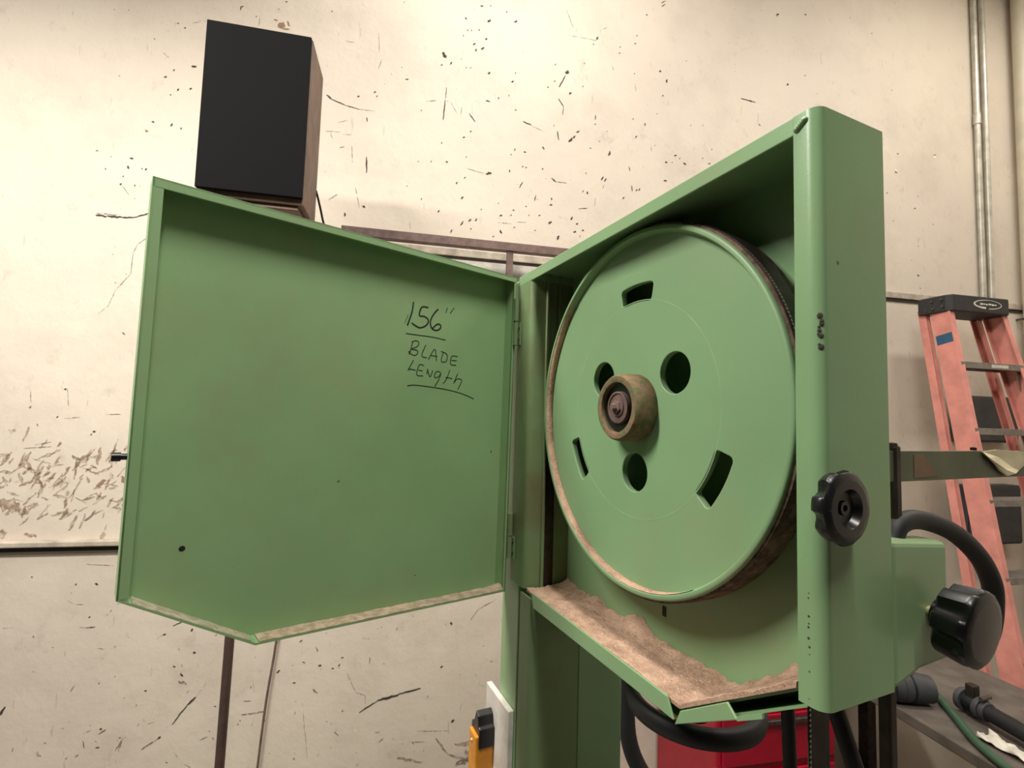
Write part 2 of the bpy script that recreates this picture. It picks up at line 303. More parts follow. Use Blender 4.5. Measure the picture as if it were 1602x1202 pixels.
MARKS = """-401,1392,-395,1397,43,0;-109,1494,-106,1498,41,0;225,1549,237,1552,70,0;268,1558,274,1560,42,0;341,1543,347,1548,43,0;159,1481,167,1473,69,0;260,1480,273,1494,101,0;381,1504,393,1514,78,0;169,1420,175,1427,46,0;189,1430,189,1423,42,0;220,1432,225,1439,46,0;152,1391,155,1398,42,0;251,1398,261,1400,84,0;199,1360,208,1370,69,0;212,1344,213,1333,61,0;235,1347,248,1357,84,0;64,1297,80,1286,164,0;72,1282,85,1284,109,0;61,1240,68,1246,45,0;102,1252,109,1263,68,0;149,1288,149,1282,41,0;169,1248,175,1252,41,0;189,1253,194,1254,41,0;270,1238,280,1246,83,0;394,1268,394,1260,46,0;377,1218,387,1226,69,0;-106,1200,-101,1201,40,0;-87,1151,-73,1152,33,0;577,1335,581,1342,43,0;633,1303,641,1320,159,0;629,1296,599,1233,57,0;543,1223,550,1224,43,0;573,1257,581,1258,47,0;712,1252,716,1259,43,0;648,1209,657,1218,100,0;718,1367,720,1373,44,0;1097,1402,1108,1400,75,0;1138,1365,1138,1350,121,0;1114,1276,1119,1284,50,0;597,1178,623,1145,43,0;623,1145,619,1104,36,0;1542,1336,1624,1331,47,0;1590,1333,1603,1333,78,0;1809,1456,1819,1458,53,0;968,1361,971,1367,45,0;973,1315,978,1277,30,1;977,1553,982,1559,45,0;967,1513,974,1518,45,0;891,1480,898,1485,45,0;888,1449,896,1455,49,0;778,1498,782,1513,89,0;636,1492,776,1493,29,1;758,1471,764,1473,44,0;857,1383,863,1358,29,1;1026,1669,1032,1676,50,0;1748,1820,1762,1830,81,0;1105,1750,1127,1764,39,0;1107,1732,1126,1748,38,0;626,1612,661,1533,29,1;804,1555,830,1569,30,1;90,1145,87,1093,34,0;86,1086,80,994,54,0;113,1076,143,1027,27,1;156,1025,159,1066,27,1;193,1042,220,1008,41,0;7,1066,54,1080,27,1;265,1113,283,1112,55,0;319,1130,322,1138,46,0;366,1150,369,1157,46,0;-15,1019,-12,1025,40,0;397,1089,403,1094,42,0;-236,956,-235,937,52,0;-279,1042,-270,1043,65,0;-213,1069,-205,1075,58,0;-203,1053,-197,1058,43,0;-400,1027,-380,1012,64,0;-380,1012,-326,995,39,0;-326,995,-266,986,32,0;-266,986,-205,988,26,1;-352,915,-311,932,26,1;-206,1335,-199,1247,27,1;-188,1222,-200,1175,33,1;-340,1275,-302,1274,26,1;-290,824,-284,751,32,1;-230,784,-225,717,64,0;-369,583,-336,610,38,1;-235,569,-224,570,102,0;-304,521,-303,536,76,0;-267,651,-247,563,32,1;168,929,178,930,68,0;199,958,205,964,45,0;77,887,80,895,44,0;435,1043,475,1033,56,0;477,1028,534,1012,28,1;579,1050,579,1043,42,0;597,1024,602,982,56,0;651,981,668,1001,128,0;672,1001,681,1014,71,0;687,1032,702,1040,71,0;777,1130,777,1106,58,0;774,1084,781,1085,43,0;963,1137,968,1141,44,0;1026,1128,1027,1116,65,0;1089,1187,1089,1181,45,0;979,1048,987,1059,72,0;797,1004,803,1005,43,0;752,965,761,966,47,0;845,943,854,965,101,0;1060,1030,1061,989,29,1;1085,1031,1072,1020,29,1;1180,991,1193,993,65,0;1132,950,1145,952,65,0;1167,952,1172,958,44,0;1230,961,1242,953,82,0;1361,976,1373,978,58,0;1207,977,1211,984,45,0;1126,861,1143,860,73,0;949,903,954,883,43,0;964,815,967,787,43,0;983,790,991,800,63,0;998,794,1005,806,72,0;811,821,824,838,57,0;828,815,837,833,57,0;829,805,817,779,28,1;722,752,727,761,54,0;744,758,749,746,70,0;734,841,740,845,42,0;574,800,596,785,56,0;596,785,645,786,28,1;529,833,534,839,46,0;529,940,537,929,70,0;442,902,453,903,61,0;398,904,404,912,53,0;384,879,387,886,45,0;381,812,381,800,68,0;185,793,268,780,34,1;277,777,299,788,108,0;181,746,187,754,51,0;146,717,153,725,59,0;441,764,428,735,48,0;452,832,459,833,41,0;436,832,442,837,41,0;577,708,577,697,61,0;569,674,581,676,68,0;503,712,498,684,41,0;400,629,408,630,45,0;343,600,354,601,81,0;332,652,338,653,40,0;335,566,395,568,27,1;422,579,463,581,27,1;705,672,748,680,28,0;786,736,781,690,28,1;172,653,181,663,73,0;74,583,81,592,58,0;172,537,184,555,79,0;208,557,217,569,66,0;237,562,243,573,66,0;131,500,138,514,52,0;216,523,220,528,40,0;348,534,354,519,80,0;314,500,321,505,44,0;608,517,616,537,82,0;566,587,580,597,91,0;668,618,678,630,84,0;695,599,704,605,61,0;682,562,696,564,76,0;723,574,734,575,61,0;715,549,715,541,46,0;920,744,926,755,63,0;1056,696,1063,703,48,0;457,654,464,655,41,0;474,612,477,618,41,0;518,620,529,621,41,0;501,550,508,550,41,0;391,604,397,608,41,0;406,551,413,556,45,0;259,614,262,620,40,0;1,629,4,636,43,0;-62,679,-57,683,39,0;-18,792,-16,797,39,0;35,799,38,805,40,0;99,811,108,807,59,0;184,841,189,845,40,0;1265,1151,1268,1156,45,0;1331,1167,1331,1160,46,0;1644,1222,1650,1213,60,0;1380,1054,1380,1045,50,0;1329,994,1333,1001,45,0;834,1055,837,1060,43,0;1236,1474,1245,1479,46,1;-390,703,-389,693,25,1;-396,872,-338,876,26,1;-331,867,-296,872,26,1;-338,809,-320,817,38,1;-377,865,-367,843,26,1;-747,1326,-746,1343,47,0;-746,1343,-736,1345,35,0;-689,1311,-684,1312,36,0;-607,1359,-603,1363,36,0;-581,1398,-573,1400,53,0;-673,1314,-675,1272,24,1;-620,1314,-606,1311,84,2;-568,1317,-560,1296,72,2;-604,1295,-577,1295,263,2;-589,1280,-558,1283,48,2;-1045,1144,-1043,1149,34,0;-944,1212,-937,1214,44,0;-969,1225,-963,1226,38,0;-917,1236,-885,1250,23,1;-1008,1096,-988,1080,28,1;-907,1061,-890,1061,91,0;-999,997,-990,1005,56,0;-969,1028,-966,1036,50,0;-908,964,-900,971,56,0;-949,951,-946,960,56,0;-974,928,-970,933,37,0;-1153,976,-1148,977,44,1;-1140,1243,-1138,1247,34,0;-1029,812,-1020,813,55,0;-1049,773,-1039,774,99,2;-962,804,-957,817,56,0;-929,798,-926,805,43,0;-1092,659,-1081,658,66,0;-1097,627,-1095,615,65,0;-1155,657,-1154,652,33,0;-1111,582,-1107,587,36,0;-1049,625,-1049,619,36,0;-1037,617,-1033,626,54,0;-1169,609,-1169,602,42,0;-1117,549,-1112,556,48,0;-1068,557,-1067,550,42,0;-1206,671,-1198,672,32,0;-1187,425,-1151,423,75,0;-1151,425,-1100,425,75,0;-1100,426,-1059,429,65,0;-1059,429,-1015,451,54,0;-1188,431,-1115,433,43,1;-1011,358,-1042,327,27,1;-1042,327,-1054,294,27,1;-1054,294,-1056,213,27,1;-1056,213,-1102,145,32,1;-1102,145,-1121,85,26,1;-1121,85,-1150,52,21,1;-1114,553,-1083,513,22,1;-1067,-12,-1058,-20,42,0;1748,1810,1760,1824,42,0;1917,1856,1928,1858,85,0;2199,1894,2202,1900,43,0;2335,1832,2342,1839,48,0;1966,1683,1974,1679,28,1;1909,1521,1922,1524,97,1;1809,1450,1814,1462,82,0;1980,1436,1994,1438,28,1;2458,1532,2463,1540,48,0;2196,1355,2200,1360,42,0;2484,1186,2497,1187,43,0;2472,1102,2484,1087,127,3;2468,1083,2484,1080,56,0;2725,1200,2746,1203,145,3;2726,1211,2746,1218,44,0;2615,970,2615,964,43,0;2586,897,2598,899,71,0;2450,809,2454,815,42,0;2708,819,2715,826,47,0;2606,691,2612,694,42,0;2558,611,2572,613,28,1;2411,957,2419,964,46,0;2597,534,2611,531,55,0;2611,465,2619,465,41,0;-1343,-446,-1261,-439,34,1;-1310,-434,-1262,-422,34,1;-1395,-385,-1372,-389,158,4;-1340,-303,-1332,-297,91,1;-1341,-232,-1335,-283,23,1;-1226,-227,-1219,-291,23,1;-1229,-337,-1180,-331,23,1;-1099,-318,-1048,-316,24,1;-1253,-335,-1246,-330,51,0;-1308,-358,-1308,-367,57,1;-1135,-381,-1126,-381,58,0;-1141,-395,-1137,-390,38,0;-1237,-231,-1229,-230,51,0;-1135,-445,-1148,-497,115,4;-1105,-439,-1111,-503,127,4;-1060,-456,-1075,-497,105,4;-1194,-469,-1167,-486,103,1;-1177,-486,-1180,-555,92,4;-1208,-544,-1224,-584,102,4;-1329,-494,-1314,-533,124,4;-1350,-533,-1336,-567,135,4;-1272,-538,-1258,-527,113,4;-1397,-545,-1380,-578,112,4;-1250,-504,-1232,-492,80,4;-1290,-555,-1273,-589,90,4;-1068,-531,-1061,-554,139,4;-1110,-578,-1081,-555,115,2;-1143,-543,-1131,-566,103,4;-1031,-543,-1019,-566,140,2;-1070,-572,-1039,-578,81,4;-1145,-520,-1103,-537,69,4;-1402,-643,-1335,-657,489,4;-1348,-660,-1311,-675,290,4;-1215,-697,-1188,-663,113,1;-1201,-691,-1164,-663,79,4;-1158,-669,-1129,-656,80,4;-1135,-703,-1103,-669,91,1;-1112,-681,-1078,-664,69,4;-1284,-696,-1251,-674,101,4;-1315,-662,-1283,-645,101,4;-1108,-606,-1081,-624,103,4;-1386,-730,-1374,-759,220,4;-1318,-747,-1279,-755,156,4;-1082,-776,-1069,-746,182,4;-1383,-600,-1344,-612,100,4;-1276,-617,-1255,-629,90,4;-1086,-926,-1076,-928,68,0;-1147,-929,-1145,-923,37,0;-1097,-1044,-1092,-1039,43,0;-1123,-1076,-1081,-1081,22,1;-1284,-897,-1279,-894,36,0;-1260,-1097,-1260,-1104,36,0;-1138,-995,-1116,-998,22,1;-1061,-1152,-1041,-1156,22,1;-1049,-1276,-1045,-1271,36,0;-1033,-1433,-1026,-1429,55,0;-1041,-1492,-1029,-1493,44,0;-1337,-1355,-1323,-1330,85,0;-1119,-856,-1032,-864,23,1;-1291,-1468,-1289,-1482,63,4;-1218,-1489,-1207,-1508,107,4;-1101,-1520,-1092,-1512,65,1;-969,-1513,-961,-1481,44,1;-901,-1312,-894,-1309,49,0;-898,-1515,-844,-1482,33,1;-1353,-1066,-1324,-1067,22,1;-1203,-1140,-1195,-1141,22,1;-149,-1452,-81,-1414,48,0;-81,-1414,5,-1394,98,0;5,-1394,85,-1378,62,0;-803,-1436,-758,-1372,45,0;-758,-1372,-731,-1346,68,0;-731,-1346,-699,-1298,23,1;-793,-1286,-766,-1298,114,1;-787,-1257,-780,-1269,68,0;-815,-1232,-805,-1233,56,0;-644,-1331,-631,-1332,58,0;-894,-1510,-840,-1477,28,1;-846,-1481,-838,-1474,67,0;-324,-1192,-313,-1211,48,1;-325,-1351,-306,-1367,71,1;-227,-1240,-217,-1240,36,0;-398,-1321,-388,-1321,52,0;-368,-1245,-357,-1252,36,0;-309,-1264,-298,-1265,59,0;-260,-1277,-251,-1278,53,0;-236,-1271,-229,-1264,60,0;-166,-1518,-155,-1519,84,3;194,-1128,201,-1138,76,0;160,-1304,170,-1299,62,0;213,-1522,224,-1513,87,0;73,-1543,201,-1553,31,1;-201,-1300,-165,-1375,30,1;-165,-1375,-130,-1389,30,1;-130,-1389,-127,-1420,24,1;-215,-1442,-208,-1443,39,0;-572,-1423,-489,-1418,58,1;381,-1045,308,-1081,32,1;308,-1081,276,-1124,32,1;-360,-1400,-331,-1602,18,1;151,-1579,204,-1646,86,4;204,-1646,336,-1696,124,4;229,-1611,346,-1610,174,4;271,-1640,346,-1673,374,4;238,-1679,302,-1675,248,1;3,-1637,104,-1666,121,4;69,-1583,107,-1587,37,1;-84,-1532,-67,-1534,36,1;-383,-1171,-374,-1165,48,0;-458,-1280,-447,-1271,59,0;-875,-1132,-850,-1111,23,1;-854,-1118,-845,-1115,57,0;-825,-1087,-795,-1074,34,0;-763,-1110,-758,-1100,63,0;-751,-1188,-742,-1188,80,0;-1032,-1434,-1029,-1428,42,0;-979,-1512,-957,-1471,55,4"""

# ================================================================== SETTING
def rbox(b, s0, s1, d0, d1, z0, z1):
    vs = [room(s, d, z) for z in (z0, z1) for d in (d0, d1) for s in (s0, s1)]
    return b.add(vs, [(0, 2, 3, 1), (4, 5, 7, 6), (0, 1, 5, 4), (2, 6, 7, 3), (0, 4, 6, 2), (1, 3, 7, 5)])
def rb(name, mat, s0, s1, d0, d1, z0, z1, parent=None, bw=None, seg=2):
    return rbox(B(), s0, s1, d0, d1, z0, z1).build(name, mat, parent, world=True, bw=bw, seg=seg)
CEIL = 2.6
SR = 3.38
wall_b = tag(rb('wall_back', M['wall'], -4.0, SR, WALL_D, WALL_D + .15, -Z0, CEIL), 'cream scuffed painted wall behind the saw', kind='structure')
wall_r = tag(rb('wall_right', M['wall'], SR, SR + .15, -3.2, WALL_D + .15, -Z0, CEIL), 'cream side wall beside the thick pipe', kind='structure')
tag(rb('floor', M['floor'], -4.0, SR, -3.2, WALL_D, -Z0 - .1, -Z0), 'grey concrete workshop floor', kind='structure')
tag(rb('ceiling', M['ceil'], -4.0, SR + .15, -3.2, WALL_D + .15, CEIL, CEIL + .1), 'white workshop ceiling', kind='structure')
# sheet joints: cracked filler on the left, battens elsewhere
t1 = tag(rb('trim_1', M['batten'], -.45, SR, WALL_D - .012, WALL_D, .395, .428, bw=.003), 'thin painted batten over the upper sheet joint', kind='structure')
rb('joint_gap_shadow', M['gap'], -.45, SR, WALL_D - .006, WALL_D, .381, .394, t1)
t2 = tag(rb('trim_2', M['batten'], -4.0, .6, WALL_D - .03, WALL_D, -.788, -.768, bw=.004), 'worn horizontal batten low on the cream wall', kind='structure')
rb('joint_gap_shadow', M['gap'], -4.0, .6, WALL_D - .012, WALL_D, -.806, -.789, t2)  # dark strip painted in as the batten's shadow on the wall
# scuffs, chips and smears on the wall: flat marks, a hair proud of the paint
mk = [B() for _ in MARKM]
rnd = random.Random(3)
items = [[int(v) for v in q.split(',')] for q in MARKS.split(';')]
for i in range(190):                      # a belt of greasy hand smears over the low batten
    s, z = rnd.uniform(-1650, -930), rnd.gauss(-575, 75)
    if not -745 < z < -420: continue
    a, L = math.radians(rnd.choice((55, 65, 75, 40, 25, -20)) + rnd.uniform(-12, 12)), rnd.uniform(18, 60)
    items.append([s, z, s + L * math.cos(a), z + L * math.sin(a), rnd.uniform(40, 130), 4])
for i in range(150):                      # fine nicks low on the wall under the door
    s, z = rnd.uniform(-1250, 560), rnd.uniform(-1750, -930)
    a, L = rnd.uniform(0, 3.1), rnd.choice((5, 7, 9, 12, 26))
    items.append([s, z, s + L * math.cos(a), z + L * math.sin(a), rnd.uniform(14, 34), rnd.choice((0, 0, 1, 1, 1))])
for s0, z0, s1, z1, wd, t in items:
    s0, z0, s1, z1, wd = s0 / 1000, z0 / 1000, s1 / 1000, z1 / 1000, wd / 10000
    L = math.hypot(s1 - s0, z1 - z0)
    ux, uz = ((s1 - s0) / L, (z1 - z0) / L) if L > 1e-5 else (1, 0)
    n = max(3, min(9, int(L / .012) + 3)); top = []; bot = []
    for i in range(n):
        f = i / (n - 1); taper = (.35 + .65 * math.sin(math.pi * (f * .86 + .07))) * rnd.uniform(.65, 1.15) * wd / 2
        wob = rnd.uniform(-.25, .25) * wd
        cx, cz = s0 + (s1 - s0) * f - uz * wob, z0 + (z1 - z0) * f + ux * wob
        top.append((cx - uz * taper, cz + ux * taper)); bot.append((cx + uz * taper, cz - ux * taper))
    dd = WALL_D - .0006 - .0002 * (4 - t)
    vs = [room(a, dd, b_) for a, b_ in top + bot]
    mk[t].add(vs, [(i, i + 1, n + i + 1, n + i) for i in range(n - 1)])
for i, b in enumerate(mk):
    nm = ['scuff_mark', 'scratch_mark', 'rust_stain', 'plaster_chip', 'hand_smear'][i]
    tag(b.build(nm, MARKM[i], wall_b, world=True), None, kind='stuff')
# ceiling strip lights; the last is added to brighten the right wall
for i, (s, d, z, wt, trn) in enumerate(LAMPS):
    c = room(s, d, z)
    lb = ['white strip light hanging in front of the saw', 'white strip light hanging near the cream wall', 'white strip light hanging high above the open saw', 'white strip light hanging far to the left of the speaker', 'added white strip light brightening the wall near the ladder corner'][i]
    e = empty('strip_light', c, lb, 'ceiling light', 'strip lights under the ceiling')
    hx, hy = (.1, .62) if trn else (.62, .1)
    rb('lamp_housing', M['white'], s - hx, s + hx, d - hy, d + hy, z + .03, z + .09, e, .008)
    rb('diffuser', M['diffuser'], s - hx + .015, s + hx - .015, d - hy + .015, d + hy - .015, z + .012, z + .0295, e, .004)
    for sg in (-.5, .5):
        ds, dv = (0, sg) if trn else (sg, 0)
        B().tube([room(s + ds, d + dv, z + .09), room(s + ds, d + dv, CEIL)], .006, 6).build('hanger', M['steel'], e, world=True)
    ld = bpy.data.lights.new('tube_light', 'AREA'); ld.shape = 'RECTANGLE'; ld.size = 1.2; ld.size_y = .17; ld.energy = wt; ld.color = LAMP_COL
    lo = bpy.data.objects.new('tube_light', ld); COL.objects.link(lo); lo.parent = e; lo.location = (0, 0, .008)
    lo.rotation_euler = (0, 0, ROOM_ROT + (math.pi / 2 if trn else 0))

# ================================================================== BANDSAW
W, D, H = .6172, .0943, .516
XC, ZC, YW, YWEB = .3186, -.2650, .030, .0423
saw = empty('bandsaw', (0.02, .1, 0), 'green bandsaw with its upper wheel housing open', 'bandsaw')
XY = lambda a, b, h: Vector((a, b, h))
XZ = lambda a, b, h: Vector((a, h, b))
YZ = lambda a, b, h: Vector((h, a, b))
# --- housing shell, plate by plate
hs = B().prism(sheet([(.594, .0)] + arc(W - .011, .011, .011, -90, 0) + [(W, D)], .0035), -H, 0, XY).build('side_panel', M['green'], saw, sm=30)
B().box(.0, W - .004, .002, D, -.004, 0).build('top_panel', M['green'], saw, bw=.001)
B().prism([(0, 0), (.5945, 0), (.5945, -.0175), (0, -.0195)], 0, .0035, XZ).build('top_flange', M['green'], saw, bw=.001)
B().prism(sheet([(0, 0)] + arc(.049, .011, .011, -90, 0) + [(.06, D)], .0035), -.598, -.019, XY).build('left_flange', M['green_shaded_grimy'], saw, sm=30)
B().box(.0, .0598, .004, D, -.0188, -.0042).build('corner_filler', M['green'], saw)
B().box(.06, .0665, .031, .036, -.598, -.004).box(.06, .064, .058, .062, -.598, -.004).build('inner_rib', M['green_shaded_grimy'], saw, bw=.001)
B().prism([(0.06, 0), (W - .004, 0), (W - .004, -H), (.6, -.530), (.452, -.6195), (.06, -.6195)], D - .003, D, XZ).build('back_panel', M['green'], saw)
B().box(.325, .331, D - .0045, D - .0025, -.558, -.545).build('vent_slot', M['gap'], saw)
SHELF = [(.06, -.6), (.452, -.6), (.594, -.506)]
B().prism(SHELF + [(.594, -.509), (.452, -.603), (.06, -.603)], .007, D, XZ).build('bottom_shelf', M['green'], saw)
B().prism([(.06, -.616), (.448, -.616), (.5935, -.5215), (.5935, -.5245), (.449, -.619), (.06, -.619)], .012, D, XZ).build('bottom_skin', M['green'], saw)
B().prism([(.095, -.592), (.437, -.5925), (.4475, -.613), (.103, -.616)], -.002, .001, XZ).build('shelf_lip', M['green'], saw, bw=.0008)
B().prism([(.4575, -.598), (.5205, -.5555), (.5325, -.566), (.4495, -.6165)], -.002, .001, XZ).build('shelf_lip', M['green'], saw, bw=.0008)
B().prism([(.5325, -.5625), (.560, -.545), (.5605, -.5495), (.5325, -.567)], -.002, .001, XZ).build('torn_lip', M['green'], saw)
# weld bead and paint runs at the front corner
wb = B()
for i in range(5): wb.lathe([(0, -.0035), (.0025, -.002), (.003, 0), (.0022, .002), (0, .0035)], (.598 + .0017 * i, -.0006, -.0135 + .0012 * i), (1, 0, .4), 8)
wb.build('weld_bead', M['green'], saw, sm=60)
ch = B(); cr = random.Random(5)
for i in range(16):
    z = -.187 - .03 * cr.random(); y = cr.uniform(-.0012, .003); r = cr.uniform(.001, .0026)
    a = math.radians(-45) + y * 60; c = Vector((W - .011 + .0112 * math.cos(a), .011 + .0112 * math.sin(a), z))
    ch.lathe([(0, .0004), (r, 0)], c, (math.cos(a), math.sin(a), 0), 6)
for i, z in enumerate([-.424, -.428, -.443, -.449, -.452, -.461, -.468, -.474, -.488, -.51]):
    ch.lathe([(0, -.0004), (.0006 + .0007 * cr.random(), 0)], (.6035 + .0008 * cr.random(), 0, z), (0, 1, 0), 6)
ch.build('paint_chip', M['gap'], saw)['kind'] = 'stuff'
# --- column
B().box(-.043, .036, .002, .2, -2.0, -.004).build('column', M['green'], saw, bw=.004)
B().prism(sheet([(.046, .004), (.046, .0)] + arc(.082, .010, .010, -90, 0) + [(.092, .1)], .003), -2.0, -.606, XY).build('column_cover', M['green_shaded_grimy'], saw, sm=30)
B().box(.04, .0905, .102, .2, -2.0, -.62).build('column_side', M['green'], saw, bw=.002)
B().box(.036, .088, .01, .19, -2.0, -.62).build('column_core', M['green'], saw)
B().box(-.043, .7, -.02, .36, -2.0, -1.4).build('lower_cabinet', M['green'], saw, bw=.006)
B().box(.16, .9, -.3, .34, -1.16, -1.11).build('saw_table', M['steel'], saw, bw=.004)
B().box(.3, .6, .05, .3, -1.4, -1.16).build('table_trunnion', M['darksteel'], saw, bw=.004)
# --- side box for the guide post, behind the housing
B().prism([(D, -.384), (.187, -.392), (.187, -.5035), (.137, -.5055), (D, -.517)], .53, W, YZ).build('guide_box', M['green'], saw, bw=.006, seg=3)
B().box(.568, .580, .156, .168, -1.0, -.50).build('guide_post', M['darksteel'], saw, bw=.002)
B().box(.535, .6, .135, .19, -1.05, -.99).build('blade_guide', M['darksteel'], saw, bw=.004)
# --- wheel
def filled(name, loops, y0, y1, mat, parent, bevel=.0015):
    cu = bpy.data.curves.new(name, 'CURVE'); cu.dimensions = '2D'; cu.fill_mode = 'BOTH'
    cu.extrude = (y1 - y0) / 2 - bevel; cu.bevel_depth = bevel; cu.bevel_resolution = 2; cu.offset = -bevel
    for lp in loops:
        sp = cu.splines.new('POLY'); sp.points.add(len(lp) - 1); sp.use_cyclic_u = True
        for i, (a, b) in enumerate(lp): sp.points[i].co = (a, b, 0, 1)
    tmp = bpy.data.objects.new('tmp', cu); COL.objects.link(tmp)
    dg = bpy.context.evaluated_depsgraph_get(); me = bpy.data.meshes.new_from_object(tmp.evaluated_get(dg))
    bpy.data.objects.remove(tmp); bpy.data.curves.remove(cu)
    for v in me.vertices:
        a, b, h = v.co; v.co = (a, (y0 + y1) / 2 + h, b + Z0)
    bm = bmesh.new(); bm.from_mesh(me); bmesh.ops.remove_doubles(bm, verts=bm.verts, dist=1e-6); bmesh.ops.recalc_face_normals(bm, faces=bm.faces); bm.to_mesh(me); bm.free()
    me.name = name; me.materials.clear(); smooth(me, 30)
    for p in me.polygons:
        if abs(p.normal.y) > .98: p.use_smooth = False
    return link(name, me, mat, parent)
def circ(r, n=96, cx=XC, cz=ZC): return [(cx + r * math.cos(2 * math.pi * i / n), cz + r * math.sin(2 * math.pi * i / n)) for i in range(n)]
loops = [circ(.246, 160)]
for a in (30, 150, 270): loops.append(circ(.0275, 36, XC + .091 * math.cos(math.radians(a)), ZC + .091 * math.sin(math.radians(a))))
def slot(ac, r0, r1, ha, rc=.006):
    rm = (r0 + r1) / 2; hw_, P = math.radians(ha) * rm, []
    for cx, cy, a0 in ((hw_ - rc, r1 - rc, 0), (-hw_ + rc, r1 - rc, 90), (-hw_ + rc, r0 + rc, 180), (hw_ - rc, r0 + rc, 270)):
        P += arc(cx, cy, rc, a0, a0 + 90, 5)
    Q = []
    for i in range(len(P)):       # keep the long sides curved
        (xa, ya), (xb, yb) = P[i], P[(i + 1) % len(P)]
        for j in range(6 if abs(xb - xa) > .02 else 1): Q.append((xa + (xb - xa) * j / 6, ya + (yb - ya) * j / 6))
    return [(XC + r * math.cos(math.radians(ac) - t / rm), ZC + r * math.sin(math.radians(ac) - t / rm)) for t, r in Q]
for a in (90, 210, 330): loops.append(slot(a, .1535, .1805, 11.8))
wheel = filled('wheel', loops, YWEB, YWEB + .010, M['green_wheel'], saw, .0012)
tag(wheel, 'cast green upper band wheel with round holes and slots')
AY = (0, 1, 0)
B().lathe([(.2445, .013), (.2455, .004), (.2475, .0004), (.2515, 0), (.2535, .0012), (.2545, .004), (.2545, .045), (.244, .045), (.2445, .013)], (XC, YW, ZC), AY, 160).build('rim', M['green_wheel'], wheel, sm=40)
B().lathe([(.2545, .0045), (.2572, .006), (.2584, .022), (.2578, .040), (.2545, .043)], (XC, YW, ZC), AY, 160).build('tire', M['tire'], wheel, sm=50)
B().lathe([(.1541, -.0002), (.1548, -.0006), (.1555, -.0002)], (XC, YWEB + .0003, ZC), AY, 140).build('scribed_ring', simple('pale_green_ridge', (150, 182, 136), .5), wheel, sm=60)
hub = B().lathe([(.034, .030), (.0355, .0), (.037, -.0008), (.044, -.0002), (.0465, .003), (.0475, .008), (.0482, .034), (.0475, .036)], (XC, YWEB - .0335, ZC), AY, 64).build('hub', M['hub'], wheel, sm=40)
B().lathe([(0, .002), (.013, .002), (.0135, .004), (.0195, .004), (.020, .002), (.0225, .0025), (.0235, .018)], (XC, YWEB - .0335, ZC), AY, 48).build('bearing', M['rust'], hub, sm=35)
B().lathe([(0, .008), (.031, .008), (.0345, .007), (.0352, .014)], (XC, YWEB - .0335, ZC), AY, 48).build('dark_recess_disc', M['black'], hub, sm=35)  # black disc paints the shallow hub recess dark, as if deeper
B().lathe([(0, -.0075), (.0045, -.0072), (.0052, -.006), (.0058, -.002), (.0095, -.0015), (.0095, .005)], (XC, YWEB - .0335, ZC), AY, 6, .3).build('axle_bolt', M['rust'], hub, sm=30)
B().lathe([(0, 0), (.02, 0), (.02, .05)], (XC, YWEB + .009, ZC), AY, 24).build('axle', M['darksteel'], wheel)
# --- blade: over the wheel, down both sides; teeth face forward
RB = .2588
def band(th):
    pts = [(XC + RB, z) for z in [-1.32 + i * .1 for i in range(10)]]
    pts += [(XC + RB * math.cos(math.radians(a)), ZC + RB * math.sin(math.radians(a))) for a in range(0, 181, 2)]
    pts += [(XC - RB, ZC - .02 - .3 * i) for i in range(4)]
    return pts
bp = band(0); bb = B(); y0, y1 = .040, .060
vs = []; fs = []
for i, (x, z) in enumerate(bp): vs += [Vector((x, y0, z)), Vector((x, y1, z))]
for i in range(len(bp) - 1): fs.append((2 * i, 2 * i + 1, 2 * i + 3, 2 * i + 2))
blade = bb.add(vs, fs).build('blade', M['darksteel'], saw)
md = blade.modifiers.new('thick', 'SOLIDIFY'); md.thickness = .0009
tb = B()
P2 = []
for i in range(len(bp) - 1):
    (xa, za), (xb, zb) = bp[i], bp[i + 1]; L = math.hypot(xb - xa, zb - za); n = max(1, int(L / .0045))
    for j in range(n):
        f0, f1 = j / n, (j + .75) / n
        a = (xa + (xb - xa) * f0, za + (zb - za) * f0); b = (xa + (xb - xa) * f1, za + (zb - za) * f1)
        tb.add([(a[0], y0, a[1]), (b[0], y0, b[1]), ((a[0] + b[0]) / 2, y0 - .0028, (a[1] + b[1]) / 2)], [(0, 1, 2)])
tt = tb.build('teeth', simple('bright_tooth_steel', (205, 200, 190), .35, .6), blade); tt['kind'] = 'stuff'
B().box(.570, .5715, .045, .075, -.66, -.51).build('blade_guard', M['greybox'], saw, bw=.0005)

# --- door, hinged on the left flange and swung well open
TH = 1.861
DD = Vector((-math.cos(TH), -math.sin(TH), 0)); DN = Vector((math.sin(TH), -math.cos(TH), 0)); HX = Vector((-.001, -.001, 0))
def dp(u, h, z):
    v = HX + DD * u + DN * h; return Vector((v.x, v.y, z))
DT = .030
OUT = [(0.004, -.001), (.6015, -.001), (.6035, -.5095), (.4515, -.6), (.0105, -.6195)]
UZ = lambda a, b, h: dp(a, h, b)
door = B().prism(OUT, -DT - .0025, -DT, UZ).build('door', M['green_door_lit'], saw)
tag(door, 'open pentagonal sheet steel door with hand lettering inside')
def lipstrip(p, q, h0, h1, t=.0025):
    """wall of the tray along p-q, standing off the panel"""
    a = Vector(p); b = Vector(q); d = (b - a).normalized(); n = Vector((d.y, -d.x))
    return B().prism([tuple(a), tuple(b), tuple(b + n * t), tuple(a + n * t)], h0, h1, UZ)
for i in range(5):
    p, q = OUT[i], OUT[(i + 1) % 5]
    lipstrip(p, q, -DT, 0.0).build('door_edge', M['green_door_lit'], door)
def ret(poly): return B().prism(poly, -.0026, 0, UZ).build('door_return', M['green_door_lit'], door, bw=.0006)
ret([(.004, -.001), (.6015, -.001), (.6015, -.0135), (.004, -.0115)])
